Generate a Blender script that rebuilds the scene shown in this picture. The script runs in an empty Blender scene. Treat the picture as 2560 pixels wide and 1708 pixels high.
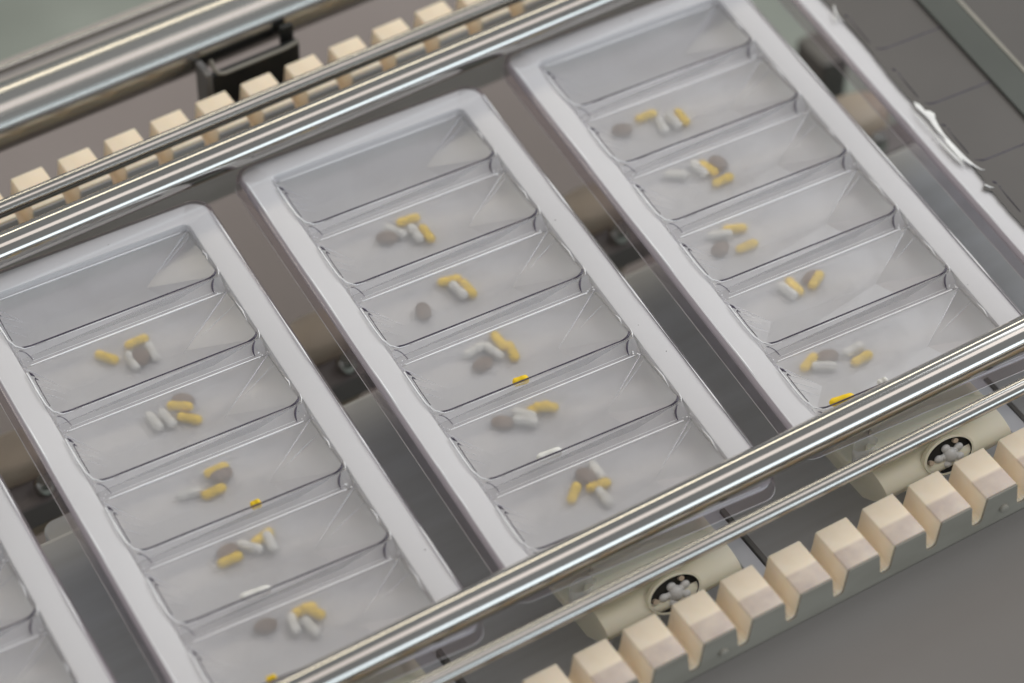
import bpy, bmesh, math, random
from mathutils import Vector, Matrix
random.seed(7)
R = math.radians
SC = bpy.context.scene
COL = SC.collection

# ------------------------------------------------------------------ camera
cd = bpy.data.cameras.new('camera')
cam = bpy.data.objects.new('camera', cd)
COL.objects.link(cam)
cam.location = (-0.5982, -0.9733, 1.2507)
cam.rotation_euler = (0.731033, -0.004, -0.556853)
cd.sensor_width = 36.0
cd.lens = 114.51
cd.clip_start = 0.05
cd.clip_end = 60
cd.dof.use_dof = True
cd.dof.focus_distance = 1.675
cd.dof.aperture_fstop = 4.0
SC.camera = cam

# ------------------------------------------------------------------ world, lamps, exposure
w = bpy.data.worlds.new('World')
SC.world = w
w.use_nodes = True
bg = w.node_tree.nodes['Background']
bg.inputs[0].default_value = (0.95, 0.98, 1.0, 1)
bg.inputs[1].default_value = 0.27

def area(name, loc, target, sx, sy, watts, col):
    l = bpy.data.lights.new(name, 'AREA')
    l.shape = 'RECTANGLE'; l.size = sx; l.size_y = sy; l.energy = watts; l.color = col
    o = bpy.data.objects.new(name, l); COL.objects.link(o)
    o.location = loc
    d = Vector(target) - Vector(loc)
    o.rotation_euler = d.to_track_quat('-Z', 'Y').to_euler()
    return o
# ceiling panels overhead, a warm lamp row beyond the machine, a tall cool window behind the camera
area('ceiling_lamp', (0.3, -0.50, 2.6), (0.3, -0.05, 0), 4.8, 1.0, 16, (1.0, 0.90, 0.85))
area('warm_lamp_row', (0.2, 2.6, 1.65), (0.2, 0, 0), 5.5, 0.36, 26, (1.0, 0.90, 0.70))
area('window_light', (0.2, -3.6, 0.75), (0.2, 0, 0), 6.0, 1.1, 42, (0.78, 0.91, 1.0))
area('added_side_light', (2.9, 0.2, 2.5), (0, 0, 0), 3.0, 2.2, 60, (0.94, 0.975, 1.0))  # unseen soft light added from the side, placed outside the rails' reflections

SC.view_settings.view_transform = 'Standard'
SC.view_settings.look = 'None'
SC.view_settings.exposure = 0.3
SC.view_settings.gamma = 1.0
SC.view_settings.use_curve_mapping = False
cy = SC.cycles
cy.max_bounces = 12; cy.transparent_max_bounces = 24; cy.transmission_bounces = 10; cy.glossy_bounces = 6; cy.diffuse_bounces = 4
cy.sample_clamp_indirect = 6.0

# ------------------------------------------------------------------ materials
def new_mat(name):
    m = bpy.data.materials.new(name); m.use_nodes = True
    nt = m.node_tree
    return m, nt, nt.nodes['Principled BSDF'], nt.nodes['Material Output']

def noise_mat(name, c0, c1, scale=40, rough=(0.35, 0.5), metal=0.0, stretch=(1, 1, 1), bump=0.0, detail=4, sss=0.0, spec=0.5, lo=0.35, hi=0.65):
    m, nt, p, out = new_mat(name)
    N, L = nt.nodes, nt.links
    tc = N.new('ShaderNodeTexCoord'); mp = N.new('ShaderNodeMapping'); mp.inputs['Scale'].default_value = stretch
    L.new(tc.outputs['Object'], mp.inputs[0])
    nz = N.new('ShaderNodeTexNoise'); nz.inputs['Scale'].default_value = scale; nz.inputs['Detail'].default_value = detail
    L.new(mp.outputs[0], nz.inputs['Vector'])
    cr = N.new('ShaderNodeValToRGB')
    cr.color_ramp.elements[0].position = lo; cr.color_ramp.elements[1].position = hi
    cr.color_ramp.elements[0].color = (*c0, 1); cr.color_ramp.elements[1].color = (*c1, 1)
    L.new(nz.outputs['Fac'], cr.inputs[0]); L.new(cr.outputs[0], p.inputs['Base Color'])
    mr = N.new('ShaderNodeMapRange'); mr.inputs[3].default_value = rough[0]; mr.inputs[4].default_value = rough[1]
    L.new(nz.outputs['Fac'], mr.inputs[0]); L.new(mr.outputs[0], p.inputs['Roughness'])
    p.inputs['Metallic'].default_value = metal
    p.inputs['Specular IOR Level'].default_value = spec
    if sss:
        p.inputs['Subsurface Weight'].default_value = sss
        p.inputs['Subsurface Radius'].default_value = (0.004, 0.0024, 0.0011)
        p.inputs['Subsurface Scale'].default_value = 1.0
    if bump:
        b = N.new('ShaderNodeBump'); b.inputs['Strength'].default_value = bump; b.inputs['Distance'].default_value = 0.001
        L.new(nz.outputs['Fac'], b.inputs['Height']); L.new(b.outputs[0], p.inputs['Normal'])
    return m

def schlick(nt, f0, gain, bump=None):
    """Fresnel of a thin sheet, the same from both sides"""
    N, L = nt.nodes, nt.links
    g = N.new('ShaderNodeNewGeometry'); dt = N.new('ShaderNodeVectorMath'); dt.operation = 'DOT_PRODUCT'
    L.new(bump if bump else g.outputs['Normal'], dt.inputs[0]); L.new(g.outputs['Incoming'], dt.inputs[1])
    ab = N.new('ShaderNodeMath'); ab.operation = 'ABSOLUTE'; L.new(dt.outputs['Value'], ab.inputs[0])
    om = N.new('ShaderNodeMath'); om.operation = 'SUBTRACT'; om.inputs[0].default_value = 1.0; om.use_clamp = True; L.new(ab.outputs[0], om.inputs[1])
    pw = N.new('ShaderNodeMath'); pw.operation = 'POWER'; pw.inputs[1].default_value = 5.0; L.new(om.outputs[0], pw.inputs[0])
    ma = N.new('ShaderNodeMath'); ma.operation = 'MULTIPLY_ADD'; ma.inputs[1].default_value = (1 - f0) * gain; ma.inputs[2].default_value = f0 * gain; ma.use_clamp = True
    L.new(pw.outputs[0], ma.inputs[0])
    return ma.outputs[0]

def clear_mat(name, tint, haze, haze_col=(0.8, 0.8, 0.82), rough=0.04, refl=1.0, bump=0.0):
    """thin clear plastic: light passes, Fresnel gloss on top, a little milky haze"""
    m, nt, p, out = new_mat(name)
    N, L = nt.nodes, nt.links
    N.remove(p)
    tr = N.new('ShaderNodeBsdfTransparent'); tr.inputs[0].default_value = (*tint, 1)
    df = N.new('ShaderNodeBsdfDiffuse'); df.inputs[0].default_value = (*haze_col, 1)
    gl = N.new('ShaderNodeBsdfGlossy'); gl.inputs[0].default_value = (1, 1, 1, 1); gl.inputs['Roughness'].default_value = rough
    m1 = N.new('ShaderNodeMixShader'); m1.inputs[0].default_value = haze
    L.new(tr.outputs[0], m1.inputs[1]); L.new(df.outputs[0], m1.inputs[2])
    bsock = None
    if bump:
        tc = N.new('ShaderNodeTexCoord'); nz = N.new('ShaderNodeTexNoise'); nz.inputs['Scale'].default_value = 35
        L.new(tc.outputs['Object'], nz.inputs['Vector'])
        b = N.new('ShaderNodeBump'); b.inputs['Strength'].default_value = bump; b.inputs['Distance'].default_value = 0.002
        L.new(nz.outputs[0], b.inputs['Height']); L.new(b.outputs[0], gl.inputs['Normal']); bsock = b.outputs[0]
    m2 = N.new('ShaderNodeMixShader'); L.new(schlick(nt, 0.07, refl, bsock), m2.inputs[0]); L.new(m1.outputs[0], m2.inputs[1]); L.new(gl.outputs[0], m2.inputs[2])
    L.new(m2.outputs[0], out.inputs[0])
    return m

def film_mat(name):
    """hazy thermoformed film: what lies under it is blurred by rough refraction"""
    m, nt, p, out = new_mat(name)
    N, L = nt.nodes, nt.links
    N.remove(p)
    rf = N.new('ShaderNodeBsdfRefraction'); rf.inputs['IOR'].default_value = 1.2; rf.inputs['Roughness'].default_value = 0.74
    rf.inputs[0].default_value = (0.99, 0.98, 0.98, 1)
    tr = N.new('ShaderNodeBsdfTransparent')
    df = N.new('ShaderNodeBsdfDiffuse'); df.inputs[0].default_value = (0.80, 0.81, 0.83, 1)
    gl = N.new('ShaderNodeBsdfGlossy'); gl.inputs['Roughness'].default_value = 0.20
    tc = N.new('ShaderNodeTexCoord'); nz = N.new('ShaderNodeTexNoise'); nz.inputs['Scale'].default_value = 30; nz.inputs['Detail'].default_value = 2
    L.new(tc.outputs['Object'], nz.inputs['Vector'])
    b = N.new('ShaderNodeBump'); b.inputs['Strength'].default_value = 0.22; b.inputs['Distance'].default_value = 0.002
    L.new(nz.outputs[0], b.inputs['Height']); L.new(b.outputs[0], gl.inputs['Normal'])
    m1 = N.new('ShaderNodeMixShader'); m1.inputs[0].default_value = 0.10
    L.new(rf.outputs[0], m1.inputs[1]); L.new(tr.outputs[0], m1.inputs[2])
    mr = N.new('ShaderNodeMapRange'); mr.inputs[1].default_value = 0.35; mr.inputs[2].default_value = 0.65; mr.inputs[3].default_value = 0.14; mr.inputs[4].default_value = 0.24
    L.new(nz.outputs[0], mr.inputs[0])
    m2 = N.new('ShaderNodeMixShader'); L.new(mr.outputs[0], m2.inputs[0])
    L.new(m1.outputs[0], m2.inputs[1]); L.new(df.outputs[0], m2.inputs[2])
    m3 = N.new('ShaderNodeMixShader'); L.new(schlick(nt, 0.085, 1.0, b.outputs[0]), m3.inputs[0]); L.new(m2.outputs[0], m3.inputs[1]); L.new(gl.outputs[0], m3.inputs[2])
    L.new(m3.outputs[0], out.inputs[0])
    return m

def tooth_mat(name, banded):
    m = noise_mat(name, (0.82, 0.69, 0.515), (0.87, 0.755, 0.60), 60, (0.42, 0.6), sss=0.25, bump=0.08)
    if banded:                         # a darker, unevenly mottled band along the outer half of each tooth top
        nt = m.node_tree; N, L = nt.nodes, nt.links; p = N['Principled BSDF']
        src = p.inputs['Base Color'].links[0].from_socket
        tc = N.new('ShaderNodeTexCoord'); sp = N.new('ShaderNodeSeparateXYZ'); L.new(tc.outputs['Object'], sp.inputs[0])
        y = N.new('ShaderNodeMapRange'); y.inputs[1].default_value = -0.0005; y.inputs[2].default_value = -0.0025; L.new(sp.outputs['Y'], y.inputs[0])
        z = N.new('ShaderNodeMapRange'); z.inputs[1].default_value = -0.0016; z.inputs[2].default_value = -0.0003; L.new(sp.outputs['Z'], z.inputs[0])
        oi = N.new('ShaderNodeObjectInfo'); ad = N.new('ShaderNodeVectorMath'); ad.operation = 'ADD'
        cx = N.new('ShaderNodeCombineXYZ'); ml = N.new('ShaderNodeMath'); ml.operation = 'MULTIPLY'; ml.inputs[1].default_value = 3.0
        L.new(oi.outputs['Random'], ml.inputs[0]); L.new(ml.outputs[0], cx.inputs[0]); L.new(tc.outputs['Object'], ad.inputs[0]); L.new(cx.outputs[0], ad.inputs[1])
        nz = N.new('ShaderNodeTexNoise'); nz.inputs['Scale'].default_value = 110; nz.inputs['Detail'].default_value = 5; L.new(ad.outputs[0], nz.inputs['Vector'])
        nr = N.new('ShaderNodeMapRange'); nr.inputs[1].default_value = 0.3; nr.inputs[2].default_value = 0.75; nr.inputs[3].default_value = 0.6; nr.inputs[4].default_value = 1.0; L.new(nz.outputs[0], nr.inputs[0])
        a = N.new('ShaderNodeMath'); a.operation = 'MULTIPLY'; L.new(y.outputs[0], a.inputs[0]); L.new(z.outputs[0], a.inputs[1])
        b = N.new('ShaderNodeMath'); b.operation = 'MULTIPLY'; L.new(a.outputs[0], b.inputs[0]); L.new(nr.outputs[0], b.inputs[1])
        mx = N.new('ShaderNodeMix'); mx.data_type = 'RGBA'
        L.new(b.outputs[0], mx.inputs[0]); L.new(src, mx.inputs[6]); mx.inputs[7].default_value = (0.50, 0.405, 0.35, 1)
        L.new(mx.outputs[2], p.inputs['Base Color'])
    return m

M = {}
M['rail'] = noise_mat('polished_steel', (0.46, 0.445, 0.42), (0.52, 0.505, 0.48), 60, (0.08, 0.13), 1.0, (0.15, 2, 2))
M['tube'] = noise_mat('brushed_steel_tube', (0.44, 0.43, 0.41), (0.52, 0.51, 0.48), 90, (0.2, 0.3), 1.0, (0.03, 10, 10), 0.05)
M['bed'] = noise_mat('brushed_steel_bed', (0.58, 0.585, 0.60), (0.66, 0.67, 0.70), 14, (0.4, 0.55), 0.1, (0.5, 5, 1), 0.05)
M['pink_steel'] = noise_mat('warm_grey_sheet', (0.225, 0.195, 0.19), (0.255, 0.225, 0.22), 5, (0.5, 0.6), 0.2)
M['channel'] = noise_mat('pale_pinkish_sheet', (0.34, 0.315, 0.30), (0.38, 0.355, 0.34), 5, (0.35, 0.45), 0.2)
M['front'] = noise_mat('dull_front_sheet', (0.155, 0.138, 0.122), (0.185, 0.166, 0.15), 3, (0.6, 0.7), 0.0)
M['dark'] = noise_mat('black_bracket', (0.010, 0.011, 0.010), (0.018, 0.018, 0.017), 30, (0.45, 0.6))
M['darkgrey'] = noise_mat('dark_grey_metal', (0.14, 0.135, 0.13), (0.19, 0.183, 0.175), 30, (0.4, 0.55), 0.3)
M['plate'] = noise_mat('grey_face_plate', (0.225, 0.21, 0.175), (0.265, 0.25, 0.212), 20, (0.5, 0.65), 0.0, (1, 1, 3))
M['bolt'] = noise_mat('grey_green_bolt', (0.15, 0.165, 0.155), (0.19, 0.205, 0.19), 60, (0.5, 0.6), 0.0)
M['tooth'] = tooth_mat('beige_nylon', False)
M['tooth_banded'] = tooth_mat('beige_nylon_banded', True)
M['cream'] = noise_mat('cream_plastic', (0.86, 0.82, 0.66), (0.90, 0.86, 0.71), 25, (0.4, 0.5), sss=0.2)
M['tan'] = noise_mat('tan_plastic', (0.60, 0.49, 0.38), (0.66, 0.55, 0.44), 25, (0.45, 0.6))
M['white'] = noise_mat('white_tray_plastic', (0.71, 0.715, 0.715), (0.76, 0.765, 0.765), 6, (0.30, 0.40))
def add_specks(m):
    nt = m.node_tree; N, L = nt.nodes, nt.links; p = N['Principled BSDF']; src = p.inputs['Base Color'].links[0].from_socket
    tc = N.new('ShaderNodeTexCoord'); oi = N.new('ShaderNodeObjectInfo'); ad = N.new('ShaderNodeVectorMath'); ad.operation = 'ADD'
    L.new(tc.outputs['Object'], ad.inputs[0]); L.new(oi.outputs['Location'], ad.inputs[1])
    vo = N.new('ShaderNodeTexVoronoi'); vo.inputs['Scale'].default_value = 70; L.new(ad.outputs[0], vo.inputs['Vector'])
    lt = N.new('ShaderNodeMath'); lt.operation = 'LESS_THAN'; lt.inputs[1].default_value = 0.028; L.new(vo.outputs['Distance'], lt.inputs[0])
    mx = N.new('ShaderNodeMix'); mx.data_type = 'RGBA'; L.new(lt.outputs[0], mx.inputs[0]); L.new(src, mx.inputs[6]); mx.inputs[7].default_value = (0.06, 0.05, 0.05, 1)
    L.new(mx.outputs[2], p.inputs['Base Color'])
add_specks(M['white'])
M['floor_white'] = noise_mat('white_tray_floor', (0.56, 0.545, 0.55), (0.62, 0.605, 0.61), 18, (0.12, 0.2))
M['clear'] = clear_mat('clear_plastic', (0.95, 0.94, 0.95), 0.03)
M['clear_sheet'] = clear_mat('clear_divider_sheet', (0.93, 0.92, 0.93), 0.28, (0.68, 0.67, 0.69), 0.08, 1.0, 0.15)
M['skirt'] = clear_mat('clear_flange_skirt', (0.80, 0.755, 0.785), 0.07, (0.48, 0.42, 0.47))
M['clip'] = clear_mat('milky_clip', (0.93, 0.92, 0.92), 0.35, (0.8, 0.78, 0.76))
M['film'] = film_mat('hazy_film')
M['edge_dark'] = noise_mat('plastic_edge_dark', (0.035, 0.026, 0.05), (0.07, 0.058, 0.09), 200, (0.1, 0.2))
M['edge_glint'] = noise_mat('painted_edge_glint', (0.90, 0.905, 0.93), (0.95, 0.95, 0.96), 120, (0.05, 0.12), spec=0.9)  # white that imitates highlights on the clear plastic edges
M['crease'] = clear_mat('film_crease', (0.95, 0.95, 0.97), 0.38, (0.80, 0.80, 0.85))
M['yellow'] = noise_mat('yellow_capsule', (0.95, 0.63, 0.004), (0.97, 0.68, 0.012), 100, (0.25, 0.35))
M['whitepill'] = noise_mat('white_capsule', (0.76, 0.75, 0.71), (0.82, 0.81, 0.77), 100, (0.3, 0.4))
M['brown'] = noise_mat('brown_tablet', (0.20, 0.135, 0.095), (0.28, 0.20, 0.15), 160, (0.5, 0.6))
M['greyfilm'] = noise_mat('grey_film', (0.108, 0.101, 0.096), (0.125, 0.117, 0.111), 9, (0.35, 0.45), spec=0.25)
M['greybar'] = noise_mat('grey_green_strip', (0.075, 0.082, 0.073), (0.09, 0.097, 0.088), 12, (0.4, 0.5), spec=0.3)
M['edge_flash'] = noise_mat('painted_edge_flash', (0.80, 0.80, 0.79), (0.90, 0.90, 0.88), 120, (0.2, 0.35), bump=0.3)  # white standing in for the bright reflection along the film's edge
M['green_floor'] = noise_mat('green_grey_floor', (0.17, 0.19, 0.165), (0.31, 0.335, 0.30), 4.5, (0.6, 0.75), lo=0.3, hi=0.7)
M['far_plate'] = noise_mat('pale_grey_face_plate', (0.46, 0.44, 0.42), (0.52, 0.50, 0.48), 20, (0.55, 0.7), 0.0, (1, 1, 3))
M['flange_edge'] = noise_mat('flange_edge_plastic', (0.62, 0.59, 0.60), (0.75, 0.72, 0.73), 60, (0.1, 0.2))
M['bracket_arm'] = noise_mat('pale_grey_arm', (0.50, 0.51, 0.55), (0.56, 0.57, 0.61), 30, (0.35, 0.45), 0.2)
M['speck'] = noise_mat('black_speck', (0.01, 0.01, 0.01), (0.02, 0.02, 0.02), 100)

# ------------------------------------------------------------------ mesh helpers
class MB:
    def __init__(s): s.v = []; s.f = []; s.mi = []; s.cur = 0
    def add(s, vs, fs):
        o = len(s.v); s.v += [tuple(p) for p in vs]
        for f in fs: s.f.append(tuple(o + i for i in f)); s.mi.append(s.cur)
    def loft(s, loops, cap0=False, cap1=False, closed=True):
        n = len(loops[0]); vs = [p for l in loops for p in l]; fs = []
        for a in range(len(loops) - 1):
            for i in range(n if closed else n - 1):
                j = (i + 1) % n
                fs.append((a * n + i, a * n + j, (a + 1) * n + j, (a + 1) * n + i))
        if cap0: fs.append(tuple(range(n - 1, -1, -1)))
        if cap1: fs.append(tuple((len(loops) - 1) * n + i for i in range(n)))
        s.add(vs, fs)
    def box(s, a, b):
        (x0, y0, z0), (x1, y1, z1) = a, b
        s.loft([[(x0, y0, z0), (x1, y0, z0), (x1, y1, z0), (x0, y1, z0)], [(x0, y0, z1), (x1, y0, z1), (x1, y1, z1), (x0, y1, z1)]], True, True)
    def tube(s, pts, rad, n=8, caps=True):
        pts = [Vector(p) for p in pts]
        if not isinstance(rad, (list, tuple)): rad = [rad] * len(pts)
        loops = []
        for i, p in enumerate(pts):
            t = (pts[min(i + 1, len(pts) - 1)] - pts[max(i - 1, 0)]).normalized()
            u = t.cross(Vector((0, 0, 1)));
            if u.length < 1e-4: u = t.cross(Vector((0, 1, 0)))
            u.normalize(); v = t.cross(u)
            loops.append([p + rad[i] * (math.cos(a) * u + math.sin(a) * v) for a in (2 * math.pi * k / n for k in range(n))])
        s.loft(loops, caps, caps)
    def prism_y(s, prof, y0, y1):      # closed profile [(x,z)] run along Y
        s.loft([[(x, y0, z) for x, z in prof], [(x, y1, z) for x, z in prof]], True, True)
    def prism_x(s, prof, x0, x1):      # closed profile [(y,z)] run along X
        s.loft([[(x0, y, z) for y, z in prof], [(x1, y, z) for y, z in prof]], True, True)
    def prism_z(s, prof, z0, z1):
        s.loft([[(x, y, z0) for x, y in prof], [(x, y, z1) for x, y in prof]], True, True)
    def build(s, name, mats, parent=None, smooth=None, bevel=0.0, loc=None, recalc=True):
        me = bpy.data.meshes.new(name); me.from_pydata(s.v, [], s.f)
        for m in (mats if isinstance(mats, (list, tuple)) else [mats]): me.materials.append(m)
        me.polygons.foreach_set('material_index', s.mi)
        bm = bmesh.new(); bm.from_mesh(me)
        if recalc: bmesh.ops.recalc_face_normals(bm, faces=bm.faces)
        if bevel:
            es = [e for e in bm.edges if len(e.link_faces) == 2 and e.calc_face_angle(0) > R(35)]
            bmesh.ops.bevel(bm, geom=es, offset=bevel, segments=2, affect='EDGES', profile=0.6, clamp_overlap=True)
        bm.to_mesh(me); bm.free()
        if smooth is not None:
            me.polygons.foreach_set('use_smooth', [True] * len(me.polygons)); me.set_sharp_from_angle(angle=R(smooth))
        me.update()
        o = bpy.data.objects.new(name, me); COL.objects.link(o)
        if parent: o.parent = parent
        if loc: o.location = loc
        return o

def tag(o, label, cat, group=None, kind=None):
    o['label'] = label; o['category'] = cat
    if group: o['group'] = group
    if kind: o['kind'] = kind
    return o
def empty(name, loc=(0, 0, 0), rz=0.0):
    o = bpy.data.objects.new(name, None); COL.objects.link(o); o.location = loc; o.rotation_euler = (0, 0, rz); o.empty_display_size = 0.02
    return o
def copy_tree(o, parent=None):
    c = o.copy(); COL.objects.link(c); c.parent = parent
    for ch in list(o.children): copy_tree(ch, c)
    return c
def rrect(cx, cy, hx, hy, r, z, n=8):
    pts = []
    for k, (sx, sy) in enumerate(((1, 1), (-1, 1), (-1, -1), (1, -1))):
        for i in range(n + 1):
            a = math.pi / 2 * (k + i / n)
            pts.append((cx + sx * (hx - r) + r * math.cos(a), cy + sy * (hy - r) + r * math.sin(a), z))
    return pts

# ------------------------------------------------------------------ large structure: floors and machine panels
mb = MB(); mb.box((-6, -6, -0.92), (6, 6, -0.90))
o = mb.build('floor', M['green_floor']); o['kind'] = 'structure'; o['label'] = 'green grey floor far below the machine'
mb = MB(); mb.box((-1.2, 0.05, -0.30), (0.345, 0.56, -0.29))
o = tag(mb.build('machine_side_panel', M['pink_steel'], bevel=0.002), 'warm grey sheet panel deep under the far toothed rack', 'panel')
mb = MB(); mb.box((-1.4, -0.225, -0.105), (1.3, 0.058, -0.095))
o = mb.build('bed_plate', M['bed'], bevel=0.003)
tag(o, 'brushed grey steel bed plate seen between and below the trays', 'bed plate')
mb = MB(); mb.prism_x([(-0.2312, -0.0330)] + [(-0.2312 - 0.030 * (1 - math.cos(a)), -0.0330 - 0.030 * math.sin(a)) for a in (0.2, 0.4, 0.6, 0.8, 1.0, 1.2, 1.35)] + [(-0.90, -0.20), (-0.90, -0.23), (-0.2312, -0.085)], -1.4, 1.3)
tag(mb.build('front_sheet', M['front'], smooth=50), 'dull brown grey sheet filling the lower right corner', 'panel')
# dark cross channel behind the bed plate
mb = MB(); mb.box((-1.4, 0.079, -0.26), (1.3, 0.100, -0.20))
tag(mb.build('dark_channel', M['darkgrey'], bevel=0.002), 'dark grey channel behind the bed plate, under the trays', 'channel')

# ------------------------------------------------------------------ rails
def rail(name, y, z, r, mat, label, x0=-1.3, x1=1.2):
    mb = MB(); n = 48
    mb.loft([[(x, y + r * math.cos(2 * math.pi * k / n), z + r * math.sin(2 * math.pi * k / n)) for k in range(n)] for x in (x0, -0.4, 0.2, x1)], True, True)
    return tag(mb.build(name, mat, smooth=40), label, 'rail', 'steel rails along the conveyor')
rail('guide_rail', -0.1660, 0.012, 0.0089, M['rail'], 'thick polished steel rail across the near ends of the trays')
rail('guide_rail', 0.1622, 0.012, 0.0089, M['rail'], 'thick polished steel rail across the far ends of the trays')
rail('guide_rail', -0.1943, 0.012, 0.0042, M['rail'], 'thin polished steel rod beside the near toothed rack')
rail('guide_rail', 0.1893, 0.012, 0.0047, M['rail'], 'thin polished steel rod in front of the far toothed rack')
rail('frame_tube', 0.2690, -0.005, 0.0178, M['tube'], 'wide brushed steel tube in the upper left corner')
mb = MB()
mb.prism_x([(0.286, -0.0215), (0.326, -0.0205), (0.3265, -0.0215), (0.3265, -0.0245), (0.286, -0.0245)], -1.3, 1.2)
ch = tag(mb.build('frame_channel', M['channel'], bevel=0.001), 'flat grey frame strip behind the wide steel tube', 'frame')
mb = MB(); mb.tube([(-1.3, 0.3185, -0.0195), (1.2, 0.3185, -0.0195)], 0.0022, 10)
mb.build('edge_bead', M['tube'], ch, smooth=60)

# bracket hanging from the wide tube
br = empty('tube_bracket', (-0.007, 0.2385, -0.005)); tag(br, 'black bracket with a long slot hanging under the wide steel tube', 'bracket')
mb = MB(); mb.box((-0.0285, 0.0, -0.06), (0.0275, 0.004, -0.0025)); mb.build('back_plate', M['dark'], br, bevel=0.001)
mb = MB(); mb.box((-0.0330, -0.002, -0.06), (-0.0287, 0.012, 0.002)); mb.build('side_flange', M['darkgrey'], br, bevel=0.0012)
mb = MB(); mb.tube([(-0.0262, 0.0045, 0.006), (-0.0262, 0.001, 0.0015), (-0.0245, -0.0008, -0.0008), (-0.021, -0.0012, -0.0020), (0.018, -0.0012, -0.0020), (0.0265, -0.0008, -0.0010)], 0.0012, 10); mb.build('slot_rim', M['plate'], br, smooth=60)
mb = MB(); mb.box((0.0195, 0.0062, -0.02), (0.0275, 0.0095, 0.006)); mb.build('hanger', M['dark'], br, bevel=0.0008)
# dark upright behind the right full tray
mb = MB(); mb.box((0.372, 0.20, -0.9), (0.392, 0.23, -0.17))
tag(mb.build('frame_post', M['darkgrey'], bevel=0.002), 'dark upright post seen through the rightmost gap between trays', 'post')

# ------------------------------------------------------------------ toothed racks
PITCH = 0.1706 / 6
def tooth_profile():
    top, z0, hp = 0.0095, 0.0, PITCH / 2
    half = [(0.0, z0), (top - 0.0007, z0), (top - 0.0002, -0.0002), (top, -0.0007), (0.0100, -0.005), (0.0111, -0.0140)]
    for k in range(1, 6):
        a = math.pi / 2 * k / 5
        half.append((hp - (hp - 0.0111) * math.cos(a), -0.0140 - 0.0030 * math.sin(a)))
    return half
HALF = tooth_profile()
ZT = -0.010; DEEP = 0.0272
def rack(yc, x_first, n, banded, label, group, bolt_idx, drop):
    root = empty('toothed_rack', (x_first, yc, ZT)); tag(root, label, 'toothed rack', group)
    prof = [(-x, z) for x, z in reversed(HALF)] + HALF[1:] + [(PITCH / 2, -0.0215), (-PITCH / 2, -0.0215)]
    mb = MB(); mb.prism_y(prof, -DEEP / 2, DEEP / 2)
    t0 = mb.build('tooth', M['tooth_banded'] if banded else M['tooth'], root, smooth=35, bevel=0.00035)
    for k in range(1, n):
        c = t0.copy(); COL.objects.link(c); c.parent = root; c.location = (k * PITCH, 0, 0)
    L = (n - 0.5) * PITCH
    mb = MB(); mb.box((-PITCH / 2, -DEEP / 2 + 0.0002, -0.046), (L, DEEP / 2 - 0.0002, -0.0216)); mb.build('base_bar', M['tooth'], root, bevel=0.0004)
    # thin grey face plate with the same tooth outline, a little lower than the teeth
    up = []
    for k in range(n):
        pr = [(-x, z) for x, z in reversed(HALF)] + HALF[1:]
        up += [(k * PITCH + x * 0.985, z - drop) for x, z in pr]
    mb = MB()
    y0, y1 = -DEEP / 2 - 0.0012, -DEEP / 2 - 0.0003
    for (xa, za), (xb, zb) in zip(up[:-1], up[1:]):
        if xb - xa < 1e-6: continue
        mb.add([(xa, y0, za), (xb, y0, zb), (xb, y0, -0.022), (xa, y0, -0.022)], [(0, 1, 2, 3)])
        mb.add([(xa, y0, za), (xb, y0, zb), (xb, y1, zb), (xa, y1, za)], [(0, 1, 2, 3)])
    mb.box((-PITCH / 2, y0 - 0.00001, -0.030 if banded else -0.050), (L, y1, -0.0221))
    mb.build('face_plate', M['plate'] if banded else M['far_plate'], root)
    for k in bolt_idx:
        mb = MB(); nn = 24; r = 0.0047; rs = 0.55 if banded else 1.0
        loops = [[(rr * math.cos(2 * math.pi * j / nn), y, rr * math.sin(2 * math.pi * j / nn)) for j in range(nn)] for rr, y in ((r * rs, 0), (r * rs, -0.0022 * rs), (r * rs * 0.8, -0.0034 * rs), (r * rs * 0.3, -0.0038 * rs))]
        mb.loft(loops, False, True); mb.build('bolt', M['plate'] if banded else M['bolt'], root, smooth=50, loc=(k * PITCH + BOLT_DX, y0, -0.0133))
    return root
BOLT_DX = -0.0006
XT = -0.1563 - 9 * PITCH
rack(0.2142, XT, 28, False, 'beige toothed rack behind the far rails', 'beige toothed racks', [9, 15, 21], 0.0011)
XB = 0.1305 - 14 * PITCH
BOLT_DX = 0.002
rack(-0.2161, XB, 28, True, 'beige toothed rack with half greyish teeth, nearest the camera', 'beige toothed racks', [9, 15, 21], 0.0004)

# ------------------------------------------------------------------ pill trays
TH = R(-3.6287)
TRAYS = {-2: (-0.3413, 0.0), -1: (-0.1706, 0.0009), 0: (0.0, 0.0), 1: (0.1707, 0.0009), 2: (0.3413, 0.0)}
HX, YN, YF = 0.0752, -0.1685, 0.1585          # flange outline (tray frame)
PX = 0.0574                                    # half pocket width
PD = 0.0415                                    # pocket depth (near edge to far edge)
ZF = -0.0045                                   # a pocket's far edge lies lower than its near edge
CY, HY = (YN + YF) / 2, (YF - YN) / 2
NEAR = [0.1 - 0.05 * i for i in range(6)]

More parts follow.
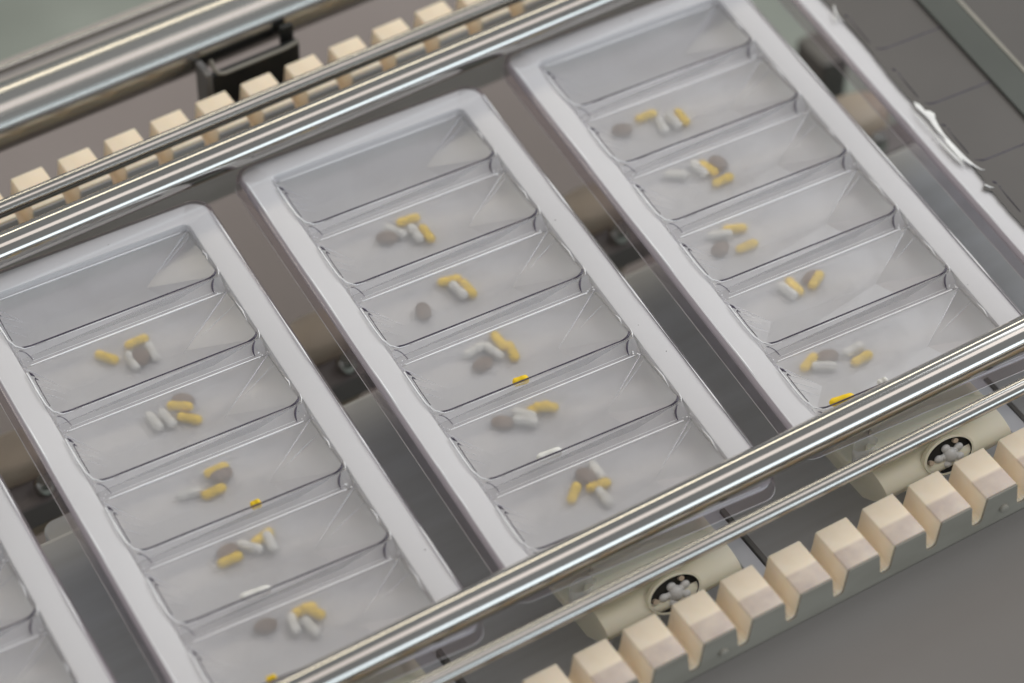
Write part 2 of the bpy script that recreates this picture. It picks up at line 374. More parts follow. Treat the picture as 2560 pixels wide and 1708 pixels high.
def tray_base():
    mb = MB()
    o = 0.0010
    # white rim ring: rounded outer edge down to a tub
    outer = [rrect(0, CY, HX - o - d, HY - o - d, 0.010, z) for d, z in ((0.0008, -0.0046), (0.0005, -0.0034), (0.0008, -0.0022), (0.0022, -0.0008))]
    yi0, yi1 = NEAR[5] - 0.0022, NEAR[0] + PD + 0.0016
    ci, hi = (yi0 + yi1) / 2, (yi1 - yi0) / 2
    inner = [rrect(0, ci, PX + 0.0012 + d, hi + d, 0.004, z) for d, z in ((0.0012, -0.0008), (0.0003, -0.0012), (0, -0.003), (-0.0015, -0.0150))]
    mb.loft(outer + inner)
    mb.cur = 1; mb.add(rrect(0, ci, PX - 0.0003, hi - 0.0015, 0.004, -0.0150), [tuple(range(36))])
    mb.cur = 0
    # underside of the tub
    mb.loft([rrect(0, CY, HX - o - 0.0006, HY - o - 0.0008, 0.010, -0.0046), rrect(0, ci, PX + 0.006, hi + 0.003, 0.006, -0.0056), rrect(0, ci, PX - 0.004, hi - 0.003, 0.006, -0.030)], False, True)
    return mb

def tray_insert():
    """clear cover: rim sheet, sloping divider strips, small side walls"""
    mb = MB()
    yi0, yi1 = NEAR[5], NEAR[0] + PD
    ci, hi = (yi0 + yi1) / 2, (yi1 - yi0) / 2
    # rim ring
    mb.loft([rrect(0, CY, HX - 0.0028, HY - 0.0028, 0.0085, 0.0), rrect(0, ci, PX + 0.0006, hi + 0.0006, 0.0012, 0.0), rrect(0, ci, PX, hi, 0.0006, -0.0004)])
    mb.cur = 1
    for i, y in enumerate(NEAR):
        if i < 5:      # divider strip from this pocket's near edge down to the next pocket's far edge
            yb = NEAR[i + 1] + PD
            ys = [y, y - 0.0012, (y + yb) / 2, yb + 0.001, yb]; zs = [-0.0006, -0.0001, -0.0022, ZF + 0.0003, ZF - 0.0004]
            mb.loft([[(-PX, a, b), (PX, a, b)] for a, b in zip(ys, zs)], closed=False)
        for s in (-1, 1):   # wedge side walls
            yb = y + PD
            mb.add([(s * PX, y, -0.0004), (s * PX, yb, -0.0004), (s * PX, yb, ZF - 0.0004), (s * PX, y, -0.0012)], [(0, 1, 2, 3)])
    yb = NEAR[0] + PD
    mb.add([(-PX, yb, -0.0004), (PX, yb, -0.0004), (PX, yb, ZF - 0.0004), (-PX, yb, ZF - 0.0004)], [(0, 1, 2, 3)])
    return mb

def tray_skirt():
    mb = MB()
    ls = [rrect(0, CY, HX - d, HY - d, 0.0098 - d * 0.5, z) for d, z in ((0.0028, 0.0), (0.0014, -0.0004), (0.0004, -0.0014), (0.0, -0.0028), (-0.0004, -0.0110))]
    mb.loft(ls)
    return mb

def film_mb():
    """pocket film: a floor falling towards the viewer, two side walls sloping in along diagonal creases, a steep near wall"""
    mb = MB()
    x0, x1 = -PX + 0.0004, PX - 0.0004
    y0, y1 = 0.0005, PD - 0.0004
    zf, zn, zt = ZF - 0.0005, -0.0094, -0.0010
    def zfloor(y): return zf + (zn - zf) * (y1 - y) / (y1 - y0)
    D, C = (x0, y1, zf), (x1, y1, zf)
    A, B = (x0, y0, -0.0084), (x1, y0, zt)
    P = (x0 + 0.0160, y1 - 0.0225, zfloor(y1 - 0.0225)); Q = (x1 - 0.0350, y1 - 0.0250, zfloor(y1 - 0.0250))
    Q2 = (x1 - 0.0260, y0 + 0.0008, zn)
    mb.add([A, B, C, D, P, Q, Q2], [(0, 6, 5, 4), (4, 5, 2, 3), (1, 2, 5), (1, 5, 6), (0, 4, 3), (0, 1, 6)])
    return mb, (A, B, C, D, P, Q)

def bez(p0, p1, p2, n):
    return [tuple((1 - t) ** 2 * a + 2 * t * (1 - t) * b + t * t * c for a, b, c in zip(p0, p1, p2)) for t in (k / n for k in range(n + 1))]

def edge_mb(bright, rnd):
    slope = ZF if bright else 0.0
    """the moulded edges round one pocket: dark near lip, painted glints on far and side lips"""
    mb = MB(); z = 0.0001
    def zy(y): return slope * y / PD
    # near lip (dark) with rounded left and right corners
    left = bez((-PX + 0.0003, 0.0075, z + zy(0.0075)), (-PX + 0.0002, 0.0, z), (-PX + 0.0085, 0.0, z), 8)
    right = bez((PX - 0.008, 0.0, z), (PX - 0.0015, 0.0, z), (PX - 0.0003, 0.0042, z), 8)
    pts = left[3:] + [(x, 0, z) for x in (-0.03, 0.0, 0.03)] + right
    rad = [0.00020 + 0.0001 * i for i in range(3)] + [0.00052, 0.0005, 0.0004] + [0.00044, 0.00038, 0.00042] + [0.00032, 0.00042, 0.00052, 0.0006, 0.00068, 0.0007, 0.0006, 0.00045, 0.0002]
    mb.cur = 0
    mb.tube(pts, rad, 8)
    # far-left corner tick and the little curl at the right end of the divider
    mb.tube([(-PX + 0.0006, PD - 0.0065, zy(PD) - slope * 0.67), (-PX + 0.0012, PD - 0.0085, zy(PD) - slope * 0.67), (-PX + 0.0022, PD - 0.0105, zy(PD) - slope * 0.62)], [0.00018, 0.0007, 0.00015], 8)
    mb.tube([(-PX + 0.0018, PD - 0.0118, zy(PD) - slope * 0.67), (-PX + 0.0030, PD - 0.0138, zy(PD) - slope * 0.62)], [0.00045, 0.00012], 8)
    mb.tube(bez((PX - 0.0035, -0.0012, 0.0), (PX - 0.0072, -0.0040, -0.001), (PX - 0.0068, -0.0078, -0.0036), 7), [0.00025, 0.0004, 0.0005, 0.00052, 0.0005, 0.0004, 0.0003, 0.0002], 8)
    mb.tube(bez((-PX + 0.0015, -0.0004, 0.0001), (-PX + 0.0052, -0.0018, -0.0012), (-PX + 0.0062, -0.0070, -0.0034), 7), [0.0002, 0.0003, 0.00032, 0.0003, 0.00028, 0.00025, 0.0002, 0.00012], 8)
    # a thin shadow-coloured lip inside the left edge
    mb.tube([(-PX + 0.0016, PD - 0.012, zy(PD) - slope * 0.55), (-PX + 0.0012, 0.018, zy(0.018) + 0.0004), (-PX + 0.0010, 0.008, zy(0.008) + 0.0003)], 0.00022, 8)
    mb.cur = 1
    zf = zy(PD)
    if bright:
        # far lip highlight built as white tubes: one crisp line, thicker in the middle, and a fainter one just beside it
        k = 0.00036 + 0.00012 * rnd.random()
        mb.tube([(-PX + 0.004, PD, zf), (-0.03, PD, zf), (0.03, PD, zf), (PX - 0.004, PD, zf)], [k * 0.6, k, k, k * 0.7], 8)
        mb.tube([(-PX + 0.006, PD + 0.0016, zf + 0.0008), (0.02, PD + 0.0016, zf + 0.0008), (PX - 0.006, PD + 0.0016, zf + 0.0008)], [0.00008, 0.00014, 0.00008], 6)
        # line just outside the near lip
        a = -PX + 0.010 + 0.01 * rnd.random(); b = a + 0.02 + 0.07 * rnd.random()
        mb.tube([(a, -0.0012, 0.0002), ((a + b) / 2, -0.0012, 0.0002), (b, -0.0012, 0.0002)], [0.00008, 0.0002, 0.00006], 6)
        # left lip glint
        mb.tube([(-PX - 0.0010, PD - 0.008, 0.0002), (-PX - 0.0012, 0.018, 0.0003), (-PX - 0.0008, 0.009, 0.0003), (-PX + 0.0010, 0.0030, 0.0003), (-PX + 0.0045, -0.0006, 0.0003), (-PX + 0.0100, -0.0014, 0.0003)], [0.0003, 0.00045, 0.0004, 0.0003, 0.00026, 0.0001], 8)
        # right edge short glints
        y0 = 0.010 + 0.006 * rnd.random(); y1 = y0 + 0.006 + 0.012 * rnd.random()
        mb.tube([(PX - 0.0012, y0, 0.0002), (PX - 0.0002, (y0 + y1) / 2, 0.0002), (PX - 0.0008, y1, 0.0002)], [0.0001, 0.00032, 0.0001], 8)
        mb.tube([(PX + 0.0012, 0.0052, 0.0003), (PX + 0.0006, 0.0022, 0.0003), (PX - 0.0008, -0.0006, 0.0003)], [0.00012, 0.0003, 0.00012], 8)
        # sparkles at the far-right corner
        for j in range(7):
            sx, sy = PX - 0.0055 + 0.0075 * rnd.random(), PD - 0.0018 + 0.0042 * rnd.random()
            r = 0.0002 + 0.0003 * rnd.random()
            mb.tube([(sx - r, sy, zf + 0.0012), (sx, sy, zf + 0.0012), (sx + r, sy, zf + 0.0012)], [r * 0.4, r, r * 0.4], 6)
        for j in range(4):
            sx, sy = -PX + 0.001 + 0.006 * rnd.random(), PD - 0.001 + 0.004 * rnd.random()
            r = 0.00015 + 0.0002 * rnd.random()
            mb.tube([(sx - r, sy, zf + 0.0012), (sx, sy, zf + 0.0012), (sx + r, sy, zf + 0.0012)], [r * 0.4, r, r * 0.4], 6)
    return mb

def add_creases(c, rnd, film):
    A, B, C, D, P, Q = [Vector(p) for p in c]
    up = Vector((0, 0, 0.0002))
    def one(pts, rad):
        mb = MB(); mb.tube([p + up for p in pts], rad, 6); mb.build('film_crease', M['crease'], film, smooth=60)
    for a, b, r in ((C, Q, 0.00034), (D, P, 0.00024)):
        e = a.lerp(b, 0.8 + 0.3 * rnd.random())
        one([a, a.lerp(e, 0.4), e], [r, r * 0.7, 0.00002])
    for j in range(3):       # slack folds in the film
        t = 0.12 + 0.12 * j + 0.06 * rnd.random()
        a = D.lerp(A, t); b = a.lerp(P, 0.6 + 0.2 * rnd.random()) + Vector((0, -0.004 * j, 0))
        one([a, a.lerp(b, 0.5), b], [0.00004, 0.00011, 0.00002])
    for j in range(1):
        t = 0.05 + 0.25 * rnd.random()
        a = C.lerp(B, t); b = a.lerp(Q, 0.5 + 0.3 * rnd.random()) + Vector((0, -0.002 * j, 0))
        one([a, a.lerp(b, 0.5), b], [0.00006, 0.00018, 0.00002])

LABEL = {-2: 'white pill tray cut off by the lower left corner',
         -1: 'white pill tray, leftmost of the three shown nearly whole',
         0: 'white pill tray in the middle of the conveyor row',
         1: 'white pill tray just left of the grey covered one',
         2: 'white pill tray under grey film at the right edge'}
bm_base, bm_ins, bm_skirt = tray_base(), tray_insert(), tray_skirt()
film_b, film_c = film_mb()
first = {}
for k, (tx, ty) in TRAYS.items():
    root = empty('pill_tray', (tx, ty, 0), TH); tag(root, LABEL[k], 'pill tray', 'pill trays riding on the conveyor')
    rnd = random.Random(40 + k)
    if not first:
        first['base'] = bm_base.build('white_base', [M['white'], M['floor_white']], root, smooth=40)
        first['cover'] = bm_ins.build('clear_cover', [M['clear'], M['clear_sheet']], root, smooth=30)
        first['skirt'] = bm_skirt.build('flange_skirt', M['skirt'], root, smooth=60)
        mb = MB(); lp = rrect(0, CY, HX + 0.0004, HY + 0.0004, 0.0098, -0.0110); mb.tube(lp + lp[:1], 0.00024, 6)
        first['rim'] = mb.build('flange_edge', M['flange_edge'], root, smooth=60)
    else:
        for kk in ('base', 'cover', 'skirt', 'rim'):
            c = first[kk].copy(); COL.objects.link(c); c.parent = root
    # highlights along the rim's shoulders, built as white beads
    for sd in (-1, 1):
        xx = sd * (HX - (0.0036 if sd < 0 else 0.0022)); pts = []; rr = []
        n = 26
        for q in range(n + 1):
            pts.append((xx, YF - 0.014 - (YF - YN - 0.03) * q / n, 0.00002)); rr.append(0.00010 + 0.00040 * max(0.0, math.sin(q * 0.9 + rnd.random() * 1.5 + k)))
        mb = MB(); mb.tube(pts, rr, 8); mb.build('shoulder_glint', M['edge_glint'], root, smooth=60)
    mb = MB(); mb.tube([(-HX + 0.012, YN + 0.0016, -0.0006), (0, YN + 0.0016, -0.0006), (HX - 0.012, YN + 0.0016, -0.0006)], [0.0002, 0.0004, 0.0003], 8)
    mb.build('end_glint', M['edge_glint'], root, smooth=60)  # highlight on the near end, likewise a white bead
    for i, y in enumerate(NEAR):
        if k == 2:
            e = edge_mb(False, rnd).build('pocket_edge', [M['edge_dark'], M['edge_glint']], root, smooth=60, loc=(0, y, 0.0005))
            continue
        if 'film' not in first:
            f = first['film'] = film_b.build('pocket_film', M['film'], root, recalc=False)
        else:
            f = first['film'].copy(); COL.objects.link(f); f.parent = root
        f.location = (0, y, 0)
        edge_mb(True, rnd).build('pocket_edge', [M['edge_dark'], M['edge_glint']], f, smooth=60)
        add_creases(film_c, rnd, f)

# grey film lying over the right-hand tray, with its bright edge reflection built as white shapes
tx, ty = TRAYS[2]
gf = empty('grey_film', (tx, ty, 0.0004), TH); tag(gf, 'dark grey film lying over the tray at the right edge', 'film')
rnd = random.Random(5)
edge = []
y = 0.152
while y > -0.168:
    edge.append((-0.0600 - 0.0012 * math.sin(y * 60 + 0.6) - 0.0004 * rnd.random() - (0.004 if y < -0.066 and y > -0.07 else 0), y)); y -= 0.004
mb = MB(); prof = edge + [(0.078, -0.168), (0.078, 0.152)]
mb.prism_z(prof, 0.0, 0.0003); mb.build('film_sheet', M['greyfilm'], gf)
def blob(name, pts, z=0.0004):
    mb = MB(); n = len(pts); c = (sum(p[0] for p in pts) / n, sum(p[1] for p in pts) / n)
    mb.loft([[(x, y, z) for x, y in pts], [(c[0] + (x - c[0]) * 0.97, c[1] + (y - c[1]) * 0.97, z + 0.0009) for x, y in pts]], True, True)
    return mb.build(name, M['edge_flash'], gf, bevel=0.0002)
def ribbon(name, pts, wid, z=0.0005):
    mb = MB(); mb.tube([(x, y, z) for x, y in pts], wid, 8); return mb.build(name, M['edge_flash'], gf, smooth=60)
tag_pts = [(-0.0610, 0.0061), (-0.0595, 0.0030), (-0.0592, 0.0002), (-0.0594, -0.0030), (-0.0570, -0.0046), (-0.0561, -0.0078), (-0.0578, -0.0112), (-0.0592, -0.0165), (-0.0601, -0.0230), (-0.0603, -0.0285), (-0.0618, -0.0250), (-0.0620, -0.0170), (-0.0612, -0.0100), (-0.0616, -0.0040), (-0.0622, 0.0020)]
blob('edge_reflection', tag_pts)
blob('edge_reflection', [(-0.0604, -0.0220), (-0.0601, -0.0342), (-0.0597, -0.0445), (-0.0588, -0.0520), (-0.0606, -0.0500), (-0.0622, -0.0440), (-0.0634, -0.0470), (-0.0632, -0.0400), (-0.0630, -0.0290)], 0.0005)
ribbon('edge_reflection', [(-0.0650, 0.0013), (-0.0651, -0.0078), (-0.0647, -0.0190), (-0.0650, -0.0300), (-0.0646, -0.0420), (-0.0640, -0.0500)], [0.0001, 0.0005, 0.0003, 0.0007, 0.0009, 0.0001])
ribbon('edge_reflection', [(-0.0597, -0.0460), (-0.0588, -0.0520), (-0.0575, -0.0552), (-0.0556, -0.0568)], [0.0006, 0.0006, 0.0004, 0.0001])
ribbon('edge_reflection', [(-0.0580, 0.0934), (-0.0598, 0.0890), (-0.0608, 0.0840), (-0.0600, 0.0790)], [0.0005, 0.0007, 0.0005, 0.0001])
ribbon('edge_reflection', [(-0.0628, 0.0890), (-0.0632, 0.0840), (-0.0640, 0.0800)], [0.0001, 0.0005, 0.0001])
ribbon('edge_reflection', [(-0.0620, -0.0662), (-0.0606, -0.0690), (-0.0588, -0.0700)], [0.0006, 0.0005, 0.0001])
# machine edge reflected in the film, built as a flat strip with a pale edge
st = empty('mirrored_strip', (tx, ty, 0.0012), TH); tag(st, 'grey green strip with a pale edge, standing for a reflection in the film', 'strip')
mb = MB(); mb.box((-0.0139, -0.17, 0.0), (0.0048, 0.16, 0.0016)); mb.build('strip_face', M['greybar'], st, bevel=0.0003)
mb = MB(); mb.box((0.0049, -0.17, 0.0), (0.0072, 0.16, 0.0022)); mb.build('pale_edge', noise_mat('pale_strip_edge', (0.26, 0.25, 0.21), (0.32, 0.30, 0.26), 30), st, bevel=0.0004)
mb = MB(); mb.box((0.0073, -0.17, -0.0004), (0.0081, 0.16, 0.0002)); mb.build('dark_line', M['speck'], st)
mb = MB(); mb.box((0.0083, -0.17, 0.0), (0.078, 0.16, 0.0006)); mb.build('mirrored_sheet', M['greyfilm'], st)

# ------------------------------------------------------------------ pills
PILLS = [(-1,1,'y',-0.0150,0.034,-0.9,0.0129,0),
(-1,1,'y',0.003,0.0365,0.03,0.0136,0),
(-1,1,'w',-0.0043,0.0256,-1.54,0.0106,0),
(-1,1,'w',0.0075,0.0269,-1.59,0.0138,0),
(-1,1,'b',0.0005,0.0253,-1.73,0.0119,0),
(-1,2,'b',0.0078,0.0385,-0.69,0.0102,0),
(-1,2,'y',0.0044,0.0349,-0.57,0.0129,0),
(-1,2,'y',0.0056,0.0261,-0.72,0.0153,0),
(-1,2,'w',-0.0111,0.0325,-1.42,0.0111,0),
(-1,2,'w',-0.0043,0.0311,-1.42,0.0111,0),
(-1,3,'w',0.0021,0.0385,0.0,0.0124,0),
(-1,3,'y',0.0029,0.0376,0.02,0.015,0),
(-1,3,'b',0.004,0.0337,0.02,0.0109,0),
(-1,3,'y',-0.0036,0.0265,0.06,0.0148,0),
(-1,3,'w',-0.0152,0.0313,-0.09,0.0087,0),
(-1,4,'y',0.0051,0.0385,0.28,0.0108,0),
(-1,4,'w',0.0071,0.0335,-1.62,0.0114,0),
(-1,4,'w',-0.0027,0.0361,-0.81,0.0119,0),
(-1,4,'b',-0.0138,0.0385,0.18,0.009,0),
(-1,4,'y',-0.0150,0.0327,0.02,0.0152,0),
(-1,5,'y',0.0038,0.0385,-0.0,0.0145,0),
(-1,5,'y',0.0069,0.035,-0.95,0.0123,0),
(-1,5,'b',-0.0168,0.0385,-0.1,0.0119,0),
(-1,5,'w',-0.0044,0.0333,-1.76,0.0085,0),
(-1,5,'w',0.0022,0.0278,-1.42,0.0101,0),
(0,1,'b',-0.0188,0.0321,-0.49,0.0103,0),
(0,1,'y',0.0017,0.0252,-1.55,0.0132,0),
(0,1,'y',-0.0027,0.0384,-0.08,0.0138,0),
(0,1,'w',-0.0124,0.0343,-0.97,0.0118,0),
(0,1,'w',-0.0041,0.0274,-1.55,0.0126,0),
(0,2,'y',-0.0035,0.0385,-0.18,0.0139,0),
(0,2,'y',0.0025,0.0292,-1.5,0.0163,0),
(0,2,'w',-0.003,0.0297,-1.37,0.0124,0),
(0,2,'b',-0.0258,0.0257,-1.79,0.0109,0),
(0,3,'y',-0.0006,0.0385,-1.5,0.0079,0),
(0,3,'y',0.0019,0.0291,-1.73,0.013,0),
(0,3,'w',-0.0150,0.0385,0.19,0.0098,0),
(0,3,'w',-0.0067,0.0337,-1.26,0.0118,0),
(0,3,'b',-0.0159,0.0282,0.19,0.0113,0),
(0,4,'y',-0.0043,0.0385,-0.06,0.0142,0),
(0,4,'y',-0.0015,0.0365,-0.53,0.0121,0),
(0,4,'b',-0.0255,0.0383,-0.61,0.008,0),
(0,4,'w',-0.0129,0.0384,-0.79,0.0102,0),
(0,4,'w',-0.0149,0.0332,-0.66,0.0114,0),
(0,5,'b',-0.0052,0.0376,-1.21,0.0059,0),
(0,5,'w',0.0014,0.0385,-1.55,0.009,0),
(0,5,'y',-0.0158,0.0309,0.77,0.0127,0),
(0,5,'y',-0.0025,0.0296,-0.1,0.0152,0),
(0,5,'w',-0.0036,0.0219,-1.49,0.008,0),
(1,1,'b',-0.0371,0.0329,-0.33,0.0093,0),
(1,1,'y',-0.0202,0.0361,0.01,0.0148,0),
(1,1,'y',-0.0028,0.0263,-1.62,0.0145,0),
(1,1,'w',-0.0159,0.0259,-1.7,0.0129,0),
(1,1,'w',-0.0085,0.0254,-1.56,0.0138,0),
(1,2,'y',-0.0104,0.0346,-1.27,0.0112,0),
(1,2,'y',-0.0079,0.0233,0.08,0.0145,0),
(1,2,'b',-0.0034,0.0356,-1.28,0.0076,0),
(1,2,'w',-0.0283,0.0385,-0.49,0.0125,0),
(1,2,'w',-0.0155,0.0362,-1.41,0.0098,0),
(1,3,'y',-0.0211,0.0385,-0.37,0.0133,0),
(1,3,'y',-0.022,0.0245,0.03,0.0155,0),
(1,3,'b',-0.0357,0.0294,0.34,0.0118,0),
(1,3,'w',-0.0301,0.0384,-0.33,0.0105,0),
(1,4,'b',-0.0031,0.0385,0.13,0.0121,0),
(1,4,'y',-0.0151,0.0373,-1.47,0.0116,0),
(1,4,'y',-0.0031,0.0351,0.57,0.0073,0),
(1,4,'w',-0.0202,0.0357,-1.32,0.0087,0),
(1,5,'y',-0.0364,0.038,0.46,0.0145,0),
(1,5,'b',-0.0258,0.037,-0.17,0.0116,0),
(1,5,'w',-0.0309,0.0324,-0.49,0.013,0),
(1,5,'w',-0.0113,0.0348,0.11,0.0147,0),
(1,5,'y',-0.0109,0.0276,0.14,0.014,0),
(1,5,'y',-0.0398,0.0022,-0.13,0.0141,1),
(-1,3,'y',0.0086,0.0003,-0.0,0.0057,1),
(-1,4,'w',-0.0150,0.0016,-0.09,0.0162,1),
(0,4,'w',-0.0183,0.0006,-0.06,0.0141,1),
(-1,5,'y',-0.0303,0.0047,-0.07,0.0053,1),
(0,3,'y',-0.0076,-0.0001,-0.12,0.0089,1),
(1,5,'w',-0.0151,0.0029,-0.03,0.0057,1)]
def capsule_mb(Lh=0.0069, r=0.0026, n=20):
    prof = []
    for i in range(7):
        a = math.pi / 2 * i / 6
        prof.append((-Lh + r - r * math.cos(a), max(r * math.sin(a), 0.0001)))
    body = [(p[0], p[1]) for p in prof] + [(0.0005, r), (0.0006, r * 1.045)]
    for i in range(7):
        a = math.pi / 2 * (1 - i / 6)
        body.append((Lh - r + r * math.cos(a), max(r * 1.045 * math.sin(a), 0.0001)))
    mb = MB(); mb.loft([[(x, rr * math.cos(2 * math.pi * j / n), rr * math.sin(2 * math.pi * j / n)) for j in range(n)] for x, rr in body], True, True)
    return mb
def tablet_mb(n=28):
    mb = MB(); loops = []
    for s, h in ((0.55, -0.0021), (0.88, -0.0017), (1, -0.0008), (1, 0.0008), (0.88, 0.0017), (0.55, 0.0021), (0.2, 0.0023)):
        loops.append([(0.0060 * s * math.cos(2 * math.pi * j / n), 0.0042 * s * math.sin(2 * math.pi * j / n), h) for j in range(n)])
    mb.loft(loops, True, True); return mb
ORD = ['first', 'second', 'third', 'fourth', 'fifth', 'sixth']
TN = {-1: 'left tray', 0: 'middle tray', 1: 'right tray'}
KIND = {'y': ('yellow_capsule', 'yellow capsule', 'capsule'), 'w': ('white_capsule', 'white capsule', 'capsule'), 'b': ('brown_tablet', 'brown oval tablet', 'tablet')}
proto = {}
groups = {}
for p in PILLS: groups.setdefault((p[0], p[1], p[2], p[7]), []).append(p)
placed = {}
for p in PILLS:
    k, i, c, x, y, ang, ln, top = p
    tx, ty = TRAYS[k]
    yy = NEAR[i] + y
    ct, sn = math.cos(TH), math.sin(TH)
    if c not in proto:
        mb = tablet_mb() if c == 'b' else capsule_mb()
        o = mb.build(KIND[c][0], M[{'y': 'yellow', 'w': 'whitepill', 'b': 'brown'}[c]], smooth=50); proto[c] = o
    else:
        o = proto[c].copy(); COL.objects.link(o)
    z = -0.0121
    near = sum(1 for q in placed.get((k, i), []) if math.hypot(q[0] - x, q[1] - y) < 0.0065)
    z += min(near, 1) * 0.0012
    if top:
        z = -0.0021; yy = NEAR[i] + 0.0020; o.scale = (max(ln, 0.005) / 0.0138, 0.9, 0.9)
    placed.setdefault((k, i), []).append((x, y))
    o.location = (tx + x * ct - yy * sn, ty + x * sn + yy * ct, z)
    o.rotation_euler = (0, 0, ang + TH)
    g = groups[(k, i, c, top)]
    where = '%s compartment down of the %s' % (ORD[i], TN[k])
    if top:
        lab = '%s on the near lip of the %s' % (KIND[c][1], where)
    elif len(g) > 1:
        a, b = g[0], g[1]
        dx, dy = (a[3] - b[3]), (a[4] - b[4])
        me_first = p is a
        # image axes: x runs right and up, y runs up and left
        u = lambda q: (q[3] * 3.86 - q[4] * 2.04, q[3] * 1.52 + q[4] * 2.83)
        ua, ub = u(a), u(b); mine, other = (ua, ub) if me_first else (ub, ua)
        if abs(ua[0] - ub[0]) > abs(ua[1] - ub[1]): adj = 'left' if mine[0] < other[0] else 'right'
        else: adj = 'upper' if mine[1] > other[1] else 'lower'
        lab = '%s %s in the %s' % (adj, KIND[c][1], where)
    else:
        lab = 'only %s under the film in the %s' % (KIND[c][1], where)
    tag(o, lab, KIND[c][2], {'y': 'yellow capsules in the trays', 'w': 'white capsules in the trays', 'b': 'brown tablets in the trays'}[c])

# ------------------------------------------------------------------ carriers under the trays
def carrier():
    root = empty('tray_carrier')
    # nose block: flat top, rounded nose curling under
    prof = [(-0.095, -0.052), (-0.157, -0.052)]
    for t in range(1, 9):
        a = math.pi / 2 * t / 8
        prof.append((-0.157 - 0.0165 * math.sin(a), -0.052 - 0.0065 + 0.0065 * math.cos(a)))
    prof += [(-0.1725, -0.0625), (-0.164, -0.072), (-0.155, -0.078), (-0.095, -0.078)]
    mb = MB(); mb.prism_x(prof, -0.0375, 0.0435); mb.build('nose_block', M['cream'], root, smooth=40, bevel=0.0012)
    # thin wedge plate under the tray's near end, pointed at the right
    mb = MB(); mb.prism_z([(-0.0422, -0.1576), (-0.0385, -0.1670), (-0.0132, -0.1668), (0.0350, -0.1628), (0.0231, -0.1560), (0.0027, -0.1505), (-0.0156, -0.1505), (-0.0346, -0.1505)], -0.0360, -0.0320)
    mb.build('wedge_plate', M['cream'], root, bevel=0.0010)
    mb = MB(); mb.prism_z([(-0.0505, -0.1405), (-0.0500, -0.1534), (-0.0397, -0.1600), (-0.0289, -0.1560), (-0.0289, -0.1405)], -0.0480, -0.0420)
    mb.build('side_foot', M['cream'], root, bevel=0.0012)
    mb = MB(); mb.box((-0.030, -0.157, -0.0515), (0.030, -0.145, -0.0362)); mb.build('riser', M['cream'], root, bevel=0.0006)
    # milky clip hanging from the tray end
    mb = MB(); lp = lambda z, e: [(-0.0440 + (0.0075 - e) * math.cos(2 * math.pi * j / 24), -0.1590 + (0.0040 - e) * math.sin(2 * math.pi * j / 24), z) for j in range(24)]
    mb.loft([lp(-0.026, 0), lp(-0.0365, 0.0002), lp(-0.0385, 0.002)], False, True); mb.build('clear_clip', M['clip'], root, smooth=50)
    # recessed wheel: dark oval mouth with a white lobed hub
    ax = Vector((0, -0.80, 0.60)).normalized(); c0 = Vector((0.004, -0.1690, -0.0545))
    uu = Vector((1, 0, 0)); vv = ax.cross(uu).normalized()
    def ring(r1, r2, d, n=36): return [tuple(c0 + uu * r1 * math.cos(2 * math.pi * j / n) + vv * r2 * math.sin(2 * math.pi * j / n) + ax * d) for j in range(n)]
    mb = MB(); mb.loft([ring(0.0158, 0.0098, -0.001), ring(0.0156, 0.0096, 0.0022), ring(0.0142, 0.0084, 0.0024)]); mb.build('socket_rim', M['cream'], root, smooth=50)
    mb = MB(); mb.loft([ring(0.0142, 0.0084, 0.0024), ring(0.0138, 0.0080, 0.0004)], False, True); mb.build('socket', M['dark'], root, smooth=40)
    mb = MB()
    hub = c0 + ax * 0.001 + uu * 0.001 - vv * 0.0005
    def ball(p, r, sx=1.0):
        n = 14; mb.loft([[tuple(p + uu * r * sx * math.sin(a) * math.cos(2 * math.pi * j / n) + vv * r * math.sin(a) * math.sin(2 * math.pi * j / n) + ax * r * 0.8 * math.cos(a)) for j in range(n)] for a in [0.05 + 3.04 * q / 8 for q in range(9)]], True, True)
    ball(hub, 0.0042)
    for q in range(5):
        a = 2 * math.pi * q / 5 + 0.5
        e = hub + uu * 0.0088 * math.cos(a) + vv * 0.0052 * math.sin(a)
        ball(hub.lerp(e, 0.45), 0.0019, 1.3); ball(hub.lerp(e, 0.80), 0.0021, 1.3)
    mb.build('hub', M['white'], root, smooth=60)
    ch_ = MB()
    for q in range(3):
        a = 1.0 + 2.1 * q
        p = c0 + uu * 0.0112 * math.cos(a) + vv * 0.0066 * math.sin(a) + ax * 0.0012
        n = 8; ch_.loft([[tuple(p + uu * 0.0016 * math.cos(2 * math.pi * j / n) + vv * 0.0013 * math.sin(2 * math.pi * j / n) + ax * d) for j in range(n)] for d in (-0.001, 0.0012)], False, True)
    ch_.build('pin', M['tan'], root, smooth=60)
    # pale arm beside the block
    mb = MB(); mb.box((0.0475, -0.2000, -0.070), (0.0575, -0.118, -0.064)); mb.build('side_arm', M['bracket_arm'], root, bevel=0.0008)
    mb = MB(); mb.box((0.0610, -0.2000, -0.075), (0.0640, -0.128, -0.069)); mb.build('side_rib', M['darkgrey'], root, bevel=0.0006)
    return root
CL = {-2: 'cream carrier block under the tray in the lower left corner', -1: 'cream carrier block under the leftmost nearly whole tray',
      0: 'cream carrier block with white hub under the middle tray', 1: 'cream carrier block with white hub under the tray left of the grey one', 2: 'cream carrier block under the grey covered tray'}
cp = None
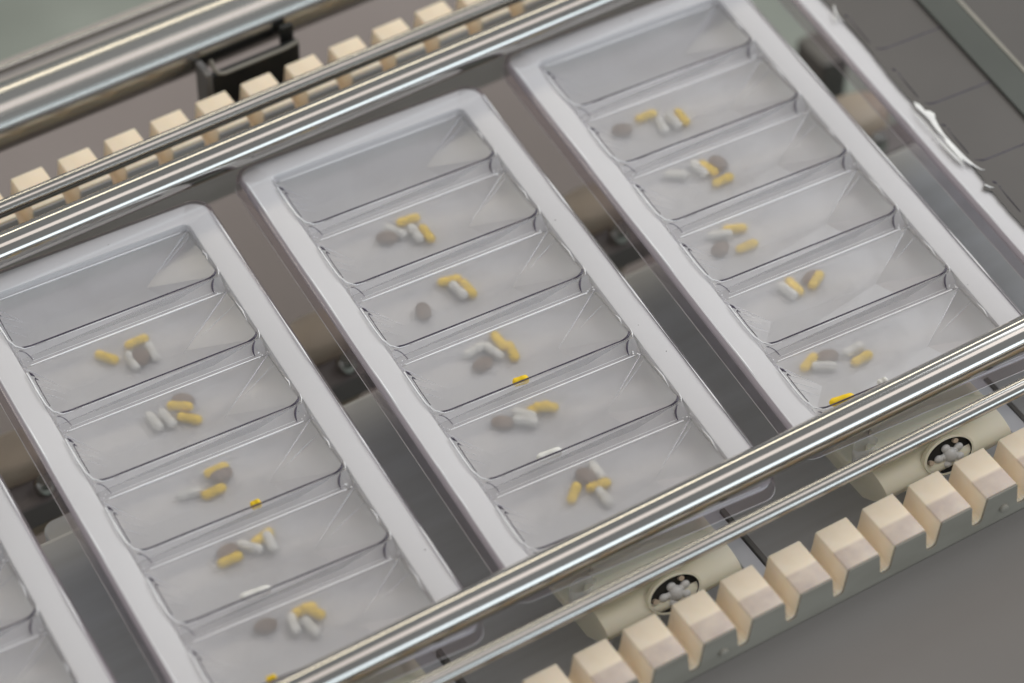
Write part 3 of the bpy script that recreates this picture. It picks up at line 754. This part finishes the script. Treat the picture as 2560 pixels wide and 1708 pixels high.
for k, (tx, ty) in TRAYS.items():
    if k in (-2, 2): continue
    if cp is None: cp = carrier(); o = cp
    else: o = copy_tree(cp)
    o.location = (tx - 0.0055, -0.0075, 0.012); tag(o, CL[k], 'carrier', 'cream carriers under the trays')

# guide blocks and rollers glimpsed in the gaps, far below
GB = ['tan guide block in the gap at the lower left edge', 'tan guide block in the gap left of the middle tray', 'tan guide block in the gap right of the middle tray', 'tan guide block in the gap beside the grey covered tray']
def guide_block():
    root = empty('guide_block')
    mb = MB(); n = 28
    lp = lambda r, z: [(1.35 * r * math.cos(2 * math.pi * j / n), 0.75 * r * math.sin(2 * math.pi * j / n), z) for j in range(n)]
    mb.loft([lp(0.021, -0.06), lp(0.021, -0.008), lp(0.019, -0.002), lp(0.015, 0.0)], True, True); mb.build('block', M['tan'], root, smooth=50)
    mb = MB(); mb.box((-0.03, -0.034, -0.03), (0.045, -0.014, -0.012)); mb.build('front_bar', M['pink_steel'], root, bevel=0.002)
    mb = MB(); n = 18
    mb.loft([[(0.004 + r * math.cos(2 * math.pi * j / n), -0.0255 + r * math.sin(2 * math.pi * j / n), z) for j in range(n)] for r, z in ((0.0062, -0.012), (0.0062, -0.007), (0.004, -0.004))], False, True)
    mb.build('bolt', M['rail'], root, smooth=50)
    return root
gb = None
for lab, (x, y) in zip(GB, ((-0.214, 0.152), (-0.028, 0.142), (0.160, 0.146), (0.336, 0.128))):
    if gb is None: gb = guide_block(); o = gb
    else: o = copy_tree(gb)
    o.location = (x, y, -0.13); tag(o, lab, 'guide block', 'tan guide blocks below the trays')

# slotted lift plate glimpsed in the leftmost gap
lp_ = empty('slotted_plate', (-0.20, -0.02, -0.10)); tag(lp_, 'grey plate with rounded corner and dark slots in the lower left gap', 'plate')
mb = MB(); mb.loft([rrect(0, 0, 0.036, 0.092, 0.008, z) for z in (-0.008, 0.0)] + [rrect(0, 0, 0.0352, 0.0912, 0.0075, 0.0008)], True, True); mb.build('plate', M['bed'], lp_, smooth=40)
mb = MB()
for j in range(5):
    y = 0.062 - j * 0.034
    mb.box((0.006, y - 0.020, 0.0009), (0.0072, y, 0.0012))
mb.build('slot_row', M['speck'], lp_)
